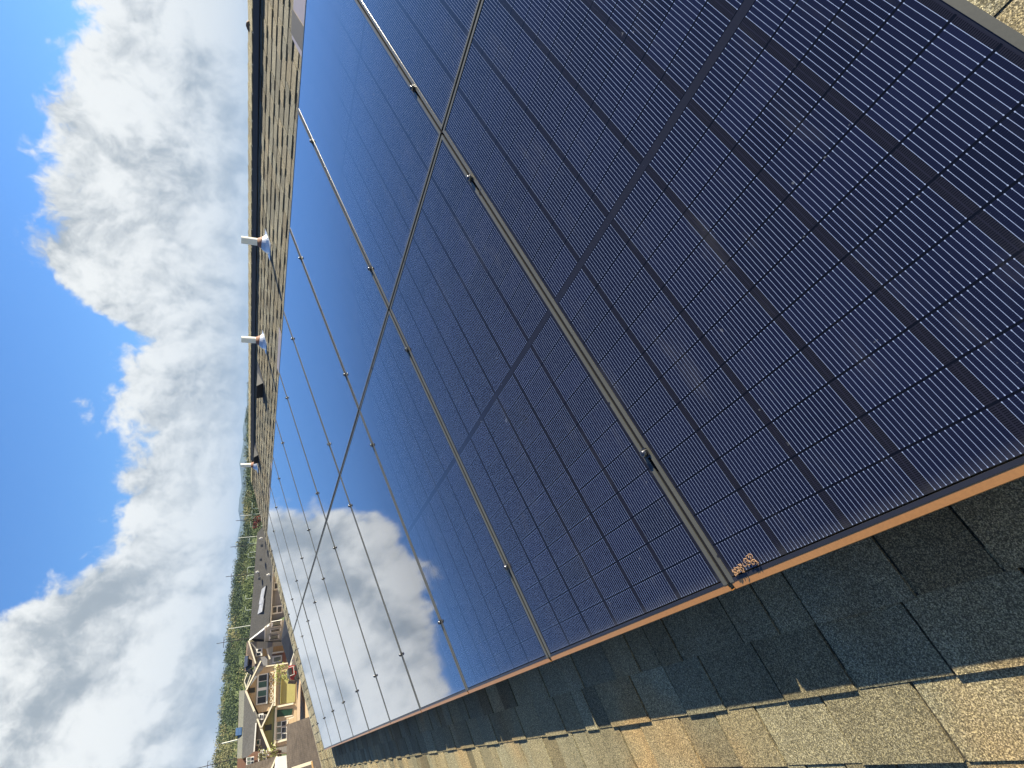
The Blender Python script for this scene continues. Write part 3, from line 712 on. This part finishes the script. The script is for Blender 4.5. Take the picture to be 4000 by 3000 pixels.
poly(fc_, 'grey_wall', [(977, 2506), (1003, 2506), (1001, 2560), (1004, 2618), (992, 2618), (997, 2592)], .6, .15, M_GRY, H)
window(fc_, H, [rect(1006, 1019, 2537, 2545), rect(1003, 1017, 2550, 2560)], rect(999, 1025, 2533, 2563), .6, [M_GL, M_GL])
bars(fc_, 'porch_rake', [((1042, 2534), (1054, 2575))], -.6, .3, .2, M_TRIM, H)
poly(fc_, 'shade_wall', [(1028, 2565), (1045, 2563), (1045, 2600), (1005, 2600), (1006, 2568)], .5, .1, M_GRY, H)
bars(fc_, 'corner_board', [((1062, 2552), (1107, 2545))], -.1, .34, .2, M_TRIM, H)
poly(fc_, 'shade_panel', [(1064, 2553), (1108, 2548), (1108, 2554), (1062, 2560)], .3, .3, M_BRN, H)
window(fc_, H, [rect(1069, 1097, 2566, 2583)], rect(1065, 1101, 2562, 2587), .4, [M_GG])
poly(fc_, 'stone_base', [(1104, 2545), (1118, 2552), (1116, 2590), (1104, 2592)], .2, .5, M_BRICK, H)
poly(fc_, 'shaded_soffit', [(963, 2618), (984, 2612), (990, 2628), (985, 2634)], 2.2, 1.5, M_RD, H)  # roof underside coloured dark for its shade
tilted(fc_, [(973, 2561, 1.6), (970.5, 2598, 1.8), (957.5, 2609, 5.4), (960, 2564, 5.4)], M_PVN, 'rooftop_collector', 'black photovoltaic panel on the small tan roof')
# ---- small grey gable peeking behind the tan gable
fd = Fr(965, 2655, 112, 0)
D_ = thing('small_gable_house', 'small grey gable with cream rakes peeking above the tan gable house', 'house', fd.M)
poly(fd, 'wall', [(957, 2660), (984, 2618), (1030, 2618), (1030, 2700), (961, 2692)], 0, 4, M_GRY, D_)
bars(fd, 'rake_board', [((954.5, 2661), (968, 2624)), ((954.5, 2661), (961, 2687))], -.3, .22, .1, M_TRIM, D_)
bars(fd, 'lower_rake', [((982, 2628), (963, 2684))], -.5, .2, .1, M_TRIM, D_)
slab(fd, 'roof', [(953.5, 2661, -.3), (968, 2622, -.3), (966, 2622, 4), (953.5, 2661, 4)], M_RB, D_)
# ---- near brown shingle roofs at the lower left
fg = Fr(1180, 2900, 40, 0)
G = thing('brown_roof_house', 'nearest neighbour with a weathered brown shingle roof and pale fascia', 'house', fg.M)
slab(fg, 'roof', [(1121, 2831, 5), (1210, 2799, 0), (1222, 2850, -.3), (1262, 3005, -1.0), (1330, 3120, -1.5), (1128, 3120, 5), (1119, 2950, 5)], M_RB, G, .12)
bars(fg, 'fascia', [((1140, 3004, -1), (1219, 2978, -1))], 0, .26, .2, M_TRIM, G)
bars(fg, 'post', [((1217, 2974, -1.4), (1224, 3010, -1.4))], 0, .12, .12, M_GOLD, G)
poly(fg, 'wall', [(1085, 2956), (1122, 2950), (1122, 3060), (1070, 3060)], 5.4, 3, M_WHITE, G)
fh2 = Fr(1000, 2985, 52, 0)
G2 = thing('small_brown_roof', 'small brown grey roof with a white edge beside the plants at the left end', 'house', fh2.M)
slab(fh2, 'roof', [(1079, 2953, 0), (958, 2991, 4.5), (955, 3080, 4.5), (1050, 3080, 0)], M_RB, G2, .12)
bars(fh2, 'edge_trim', [((1082, 2953, -.1), (1056, 3012, -.1))], 0, .18, .2, M_TRIM, G2)
poly(fh2, 'wall', [(1080, 2962), (1140, 2962), (1140, 3060), (1058, 3060)], .5, 3, M_WHITE, G2)
# ---- foliage tools
def leaf_mat(name, c1, c2):
    m, t, b = mat(name, .75, spec=.25); at = t.sep(t.node('ShaderNodeAttribute', attribute_name='tint').outputs['Color'])[0]
    t.put(b.inputs['Base Color'], t.mix(at, c1, c2)); b.inputs['Subsurface Weight'].default_value = 0.0
    return m
M_LF = leaf_mat('tree_leaves', (.026, .044, .014), (.088, .112, .036)); M_LD = leaf_mat('dark_leaves', (.018, .032, .014), (.060, .085, .032)); M_LO = leaf_mat('dry_olive_leaves', (.085, .085, .035), (.19, .175, .08)); M_LY = leaf_mat('yellow_green_leaves', (.12, .15, .04), (.32, .34, .12))
M_BARK = paint('bark', (.12, .095, .07), .9, var=.3)
def leaves(mb, c, R_, n, sz, seed, flat=.8, tint=None):
    g = random.Random(seed); lobes = [(Vector((g.uniform(-.6, .6), g.uniform(-.6, .6), g.uniform(-.35, .55)*flat))*R_, g.uniform(.35, .62)*R_) for _ in range(7)]
    for k in range(n):
        lc, lr = g.choice(lobes); v = Vector((g.gauss(0, 1), g.gauss(0, 1), g.gauss(0, 1))).normalized()*lr*g.uniform(.55, 1.05); v.z *= flat
        p = c + lc + v; a = Vector((g.uniform(-1, 1), g.uniform(-1, 1), g.uniform(-.6, .9))).normalized(); b_ = a.orthogonal().normalized(); c2 = a.cross(b_)
        th = g.uniform(0, 3); e1 = (b_*math.cos(th)+c2*math.sin(th))*sz*g.uniform(.6, 1.3); e2 = (c2*math.cos(th)-b_*math.sin(th))*sz*g.uniform(.4, .9)
        q = min(1, max(0, (tint if tint is not None else .45) + g.uniform(-.22, .22))); mb.tint = (q, q, q, 1)
        mb.face([p-e1, p-e2*.8, p+e1, p+e2*.8])
def tree(loc, h, R_, label, cat, m, seed, n=260, grp=None, nm_='tree', lsz=None):
    T_ = thing(nm_, label, cat, loc, grp); g = random.Random(seed)
    mb = MB(); r0 = h*.022+.03; top_ = loc + Vector((g.uniform(-.1, .1)*h, g.uniform(-.1, .1)*h, h*.62))
    mb.tube([loc-ZUP*.3, loc.lerp(top_, .5)+Vector((g.uniform(-.04, .04)*h, 0, 0)), top_], [r0, r0*.75, r0*.45], 7)
    for q in range(4):
        a = g.uniform(0, 6.28); s_ = loc.lerp(top_, g.uniform(.5, .9)); mb.tube([s_, s_+Vector((math.cos(a)*R_*.5, math.sin(a)*R_*.5, R_*.45))], [r0*.4, r0*.15], 5)
    mb.build('trunk', M_BARK, T_)
    mb = MB(); leaves(mb, loc+ZUP*(h-R_*.7), R_, n, lsz or R_*.13, seed+1); mb.build('crown', m, T_); return T_
# ---- terrain and far hills
hazeless = None
skyl = [(1005, 1350), (990, 1450), (978, 1560), (970, 1680), (966, 1800), (966, 1904), (958, 1977), (957, 2085), (940, 2120), (935, 2180), (921, 2263), (906, 2342), (906, 2430), (897, 2476), (896, 2515), (890, 2560), (893, 2590), (880, 2646), (882, 2670), (876, 2700), (875, 2743), (868, 2800), (866, 2834), (862, 2873), (860, 2925), (850, 2946), (842, 2969), (848, 3000), (846, 3060), (835, 3150)]
SK = sorted([(azel(x, y)) for x, y in skyl])
farh = [(985, 1380), (972, 1480), (962, 1580), (948, 1700), (949, 1740), (941, 1774), (938, 1832), (941, 1872), (941, 1920), (938, 1951), (932, 1977), (931, 2004), (936, 2040), (931, 2103), (926, 2160), (921, 2200), (914, 2240), (909, 2300), (898, 2400), (890, 2500), (884, 2600), (878, 2700), (872, 2800), (866, 3000)]
FK = sorted([(azel(x, y)) for x, y in farh])
def interp(K_, a):
    if a <= K_[0][0]: return K_[0][1]
    for (a0, e0), (a1, e1) in zip(K_, K_[1:]):
        if a <= a1: f = (a-a0)/(a1-a0+1e-9); return e0+(e1-e0)*f
    return K_[-1][1]
R0, R1 = 175.0, 480.0
def hgt(a, r):
    top_ = CAM.z + R1*math.tan(interp(SK, a)) - 4.5
    if r <= R0: return GZ
    if r <= R1: f = (r-R0)/(R1-R0); f = f*f*(3-2*f); return GZ + (top_-GZ)*f
    return top_ - (r-R1)*.01
def gp(a, r): return Vector((CAM.x + math.sin(a)*r, CAM.y + math.cos(a)*r, hgt(a, r)))
M_GRASS = paint('grass', (.085, .11, .03), .95, var=.35, scale=.08); M_CONC = paint('tan_concrete', (.36, .26, .165), .9, var=.2, scale=.4)
mb = MB(); rs = [0, 20, 60, 120, 175, 200, 230, 260, 290, 320, 350, 380, 410, 440, 480, 700, 1200]
NA = 180
for i_ in range(NA):
    a0 = -math.pi + 2*math.pi*i_/NA; a1 = -math.pi + 2*math.pi*(i_+1)/NA
    for r0, r1 in zip(rs, rs[1:]):
        if r0 == 0: mb.face([gp(a0, 0), gp(a0, r1), gp(a1, r1)][::-1])
        else: mb.face([gp(a0, r0), gp(a1, r0), gp(a1, r1), gp(a0, r1)][::-1])
structure(mb.build('ground', M_GRASS))
mb = MB(); zz = GZ+.05
mb.box((-70, 19, zz), (60, 100, zz+.03))
structure(mb.build('driveway', M_CONC))
M_HILL = paint('hill_forest', (.045, .06, .028), .95, var=.4, scale=.004)
mb = MB()
aa = [-.75 + k*.02 for k in range(90)]
def fh(a, q):
    r = 5200 + q*1500; z = CAM.z + 5200*math.tan(interp(FK, a))*(0 if q == 0 else (1.0 if q == 1 else .6)); z += 14*math.sin(a*61)+9*math.sin(a*133+1) if q else 0
    if q == 1: z = CAM.z + 6700*math.tan(interp(FK, a)) + 10*math.sin(a*97)
    return Vector((CAM.x+math.sin(a)*r, CAM.y+math.cos(a)*r, z if q else GZ-20))
for a0, a1 in zip(aa, aa[1:]):
    for q in (0, 1): mb.face([fh(a0, q), fh(a1, q), fh(a1, q+1), fh(a0, q+1)][::-1])
structure(mb.build('hills', M_HILL))
mb = MB()
for i_ in range(72):
    a0, a1 = 2*math.pi*i_/72, 2*math.pi*(i_+1)/72
    f = lambda a, r: Vector((CAM.x+math.sin(a)*r, CAM.y+math.cos(a)*r, GZ-22))
    mb.face([f(a0, 700), f(a0, 9500), f(a1, 9500), f(a1, 700)])
structure(mb.build('far_plain', M_HILL))
# ---- the wooded slope
g = random.Random(5); mb = [MB(), MB(), MB()]
amin, amax = azel(846, 3120)[0], azel(990, 1400)[0]
from mathutils import noise as mn
for k in range(1500):
    a = g.uniform(amin-.03, amax+.03); r = R0 + 22 + (R1+6-R0-22)*math.sqrt(g.random())
    dry = a < azel(850, 2880)[0] and g.random() < .75
    nz = mn.noise(Vector((a*22, r*.02, 0)))
    j = 2 if dry or (nz > .28 and g.random() < .5) else (1 if nz < .02 and g.random() < .65 else 0)
    c = gp(a, r); R_ = g.choice([1.8, 2.6, 3.2, 3.8, 4.6, 5.6]) if r < 440 else g.choice([1.6, 2.4, 3.2, 4.4])
    leaves(mb[j], c + ZUP*(R_*.62), R_, int(60+22*R_), .17+R_*.05, k, .8, min(.95, max(.05, .5+nz*.9+g.uniform(-.25, .25))))
for j, m in enumerate((M_LF, M_LD, M_LO)):
    o = tag(mb[j].build('wood', m), ['dense mid green wood covering the slope behind the houses', 'dark green patches of wood on the slope behind the houses', 'dry olive brown scrub on the slope at the left end'][j], 'wood'); o['kind'] = 'stuff'
for k, (x, y, lab) in enumerate([(884, 2560, 'flat topped'), (879, 2650, 'wide'), (848, 2905, 'sparse leaning'), (838, 2965, 'bare looking'), (873, 2725, 'rounded'), (893, 2482, 'low rounded'), (904, 2350, 'small')]):
    a, e = azel(x, y); r = 455; c = gp(a, r); h = CAM.z + r*math.tan(e) - c.z
    tree(c, max(h, 5)+1.0, 4.2, '%s tree standing out on the skyline of the wooded slope' % lab, 'tree', M_LO if k in (2, 3) else M_LD, 900+k, 170, 'skyline trees')
# trees seen just over the ridge of the home roof
for k, (x, y, lab) in enumerate([(968, 1640, 'hazy tree over the ridge cap right of the farthest pipe'), (958, 1878, 'rounded tree just left of the farthest pipe'), (975, 1885, 'dark low tree at the end of the ridge'), (962, 1925, 'brown crowned tree beyond the end of the ridge')]):
    a, e = azel(x, y); r = (420, 330, 300, 340)[k]; c = gp(a, r); h = CAM.z + r*math.tan(e) - c.z
    tree(c, max(h, 5), 4.5, lab, 'tree', (M_LD, M_LF, M_LD, M_LO)[k], 950+k, 200)
tree(gp(azel(1018, 2036)[0], 185), 8.2, 2.2, 'dark red leaved tree just beyond the far end of the home roof', 'tree', leaf_mat('red_leaves', (.06, .012, .012), (.16, .035, .03)), 990, 260)
# ---- street lamps
M_LAMP = paint('pale_green_lamp_metal', (.40, .44, .40), .5)
lamps = [(1008, 1987, 985, 1966), (1016, 2009, 984, 1996), (1020, 2025, 984, 2018), (1022, 2058, 979, 2039), (1000, 2124, 974, 2105), (997, 2158, 975, 2158), (997, 2179, 969, 2164), (992, 2216, 967, 2234), (990, 2248, 965, 2262), (985, 2340, 959, 2328), (980, 2385, 959, 2372)]
for k, (xb, yb, xt, yt) in enumerate(lamps):
    a, e = azel(xt, yb); d = 205 + (k % 3)*6; p = gp(a, d); H_ = CAM.z + d*math.tan(azel(xt, yb)[1]) - p.z
    q = ray(xt, yt); k_ = d/math.hypot(q.x, q.y); tip = CAM + q*k_; arm = tip - (p + ZUP*H_); arm.z = 0
    T_ = thing('street_lamp', 'pale street lamp, %s from the right along the wooded slope' % ORD[k+1], 'street lamp', p, 'pale street lamps before the wood')
    mb_ = MB(); mb_.tube([p, p+ZUP*(H_-.6)], [.10, .085], 8); mb_.build('pole', M_LAMP, T_)
    mb_ = MB(); tp = p+ZUP*H_; mb_.tube([p+ZUP*(H_-.6), tp - ZUP*.12 + arm*.08, tp + arm*.25, tp + arm], [.11, .10, .09, .08], 8); mb_.build('arm', M_LAMP, T_)
    mb_ = MB(); mb_.tube([tp+arm*.93-ZUP*.05, tp+arm*1.12-ZUP*.05], [.14, .10], 8); mb_.build('lamp_head', M_LAMP, T_)
# ---- utility poles
M_POLE = paint('dark_wood_pole', (.035, .03, .03), .9); M_WP = paint('white_pole', (.5, .5, .47), .5)
for k, (xt, yt, dist, arms, lab) in enumerate([(846, 2514, 190, [(862, 13), (880, 9)], 'dark wooden utility pole with two cross arms above the tan roofed house'), (760, 3004, 120, [(786, 9), (811, 9)], 'tall dark utility pole with two short arms at the left end of the picture'), (882, 2253, 300, [(895, 7)], 'dark utility pole with one cross arm above the middle lamps'), (900, 2137, 330, [], 'plain dark pole before the far hills'), (921, 2034, 380, [], 'distant dark pole near the right end of the lamps')]):
    a, e = azel(xt, yt); p = gp(a, dist); tp = Vector((p.x, p.y, CAM.z + dist*math.tan(e)))
    T_ = thing('utility_pole', lab, 'utility pole', p, 'dark utility poles'); mb_ = MB(); mb_.tube([p, tp], [.13*dist/190, .08*dist/190], 8); mb_.build('pole', M_POLE, T_)
    for xa, hw in arms:
        f = (xa-xt)/FPX*dist*1.2; c = tp - ZUP*f; w_ = hw/FPX*dist*1.2; mb_ = MB(); mb_.beam(c-Vector((AX.y, AX.x, 0))*0 - fa.u*w_, c+fa.u*w_, .1*dist/190, .13*dist/190); mb_.build('cross_arm', M_POLE, T_)
for k, (xt, yt, dist, lab) in enumerate([(866, 2905, 210, 'thick white pole rising left of the blue panel'), (892, 2457, 250, 'short white pole on the skyline right of the wooden pole'), (939, 2015, 330, 'thin white pole in front of the blue hills'), (929, 2102, 320, 'white post among the skyline scrub')]):
    a, e = azel(xt, yt); p = gp(a, dist); mb_ = MB(); mb_.tube([p, Vector((p.x, p.y, CAM.z+dist*math.tan(e)))], [.16*dist/210*(1.3 if k == 0 else .9), .14*dist/210*(1.3 if k == 0 else .8)], 8)
    tag(mb_.build('white_pole', M_WP), lab, 'pole', 'white poles')
# ---- garden trees, plants and the red machine
ft = Fr(1110, 2615, 62, 0)
b_ = ft.P(1150, 2622, 0); tp = ft.P(1076, 2608, 0)
tree(Vector((b_.x, b_.y, b_.z)), (tp-b_).length*1.0, 1.15, 'small yellow green garden tree in front of the tan gable house corner', 'tree', M_LY, 77, 300, None, 'garden_tree', .10)
b_ = Fr(1105, 2945, 66, 0).P(1112, 2945, 0)
tree(b_, 2.0, 1.3, 'leafy shrub with upright leaves beside the small brown grey roof', 'shrub', M_LY, 78, 200, None, 'shrub', .10)
b_ = Fr(1105, 2925, 66, 0).P(1078, 2930, 0)
tree(b_, 1.6, .8, 'dry brownish shrub under the left end of the olive gable', 'shrub', M_LO, 79, 150, None, 'shrub', .10)
fm = Fr(1145, 2632, 58, 0)
M_RED = paint('red_paint', (.30, .02, .02), .35); M_TYRE = paint('black_rubber', (.02, .02, .02), .8)
V = thing('parked_buggy', 'dark red open sided buggy with a white roof rack parked in the drive', 'buggy', fm.M)
poly(fm, 'body', [(1128, 2600), (1158, 2598), (1161, 2656), (1146, 2660), (1136, 2655), (1130, 2636)], -.6, 1.5, M_RED, V)
poly(fm, 'cabin', [(1124, 2612), (1140, 2606), (1142, 2642), (1128, 2640)], -.7, 1.7, M_BLK, V)
poly(fm, 'bumper', [(1146, 2655), (1160, 2653), (1159, 2662), (1128, 2660), (1130, 2652)], -.7, 1.8, M_RB, V)
for (x, y) in ((1160, 2608), (1162, 2646)):
    for dd_ in (-.75, .75):
        c = fm.P(x, y, dd_); mb_ = MB(); mb_.tube([c - fm.d*.12, c + fm.d*.12], .27, 14); w_ = mb_.build('wheel', M_TYRE, V); mb_ = MB(); mb_.tube([c - fm.d*.14, c + fm.d*.14], .12, 10); mb_.build('rim', M_BOLT, w_)
bars(fm, 'roof_rack', [((1147, 2601), (1149, 2636)), ((1128, 2608), (1147, 2603)), ((1132, 2640), (1149, 2634))], -.8, .07, .07, M_WP, V)

# ---- air
mb = MB(); mb.box((-9800, -9800, GZ-24), (9800, 9800, 300))
mh = bpy.data.materials.new('air'); mh.use_nodes = True; n_ = mh.node_tree.nodes; n_.remove(n_['Principled BSDF'])
pvn = n_.new('ShaderNodeVolumePrincipled'); pvn.inputs['Color'].default_value = (.24, .38, .62, 1); pvn.inputs['Density'].default_value = 1.1e-4; pvn.inputs['Anisotropy'].default_value = .0
mh.node_tree.links.new(pvn.outputs[0], n_['Material Output'].inputs['Volume'])
hz = mb.build('haze', mh); hz['kind'] = 'stuff'; hz['label'] = 'thin pale air between the camera and the far blue hills'
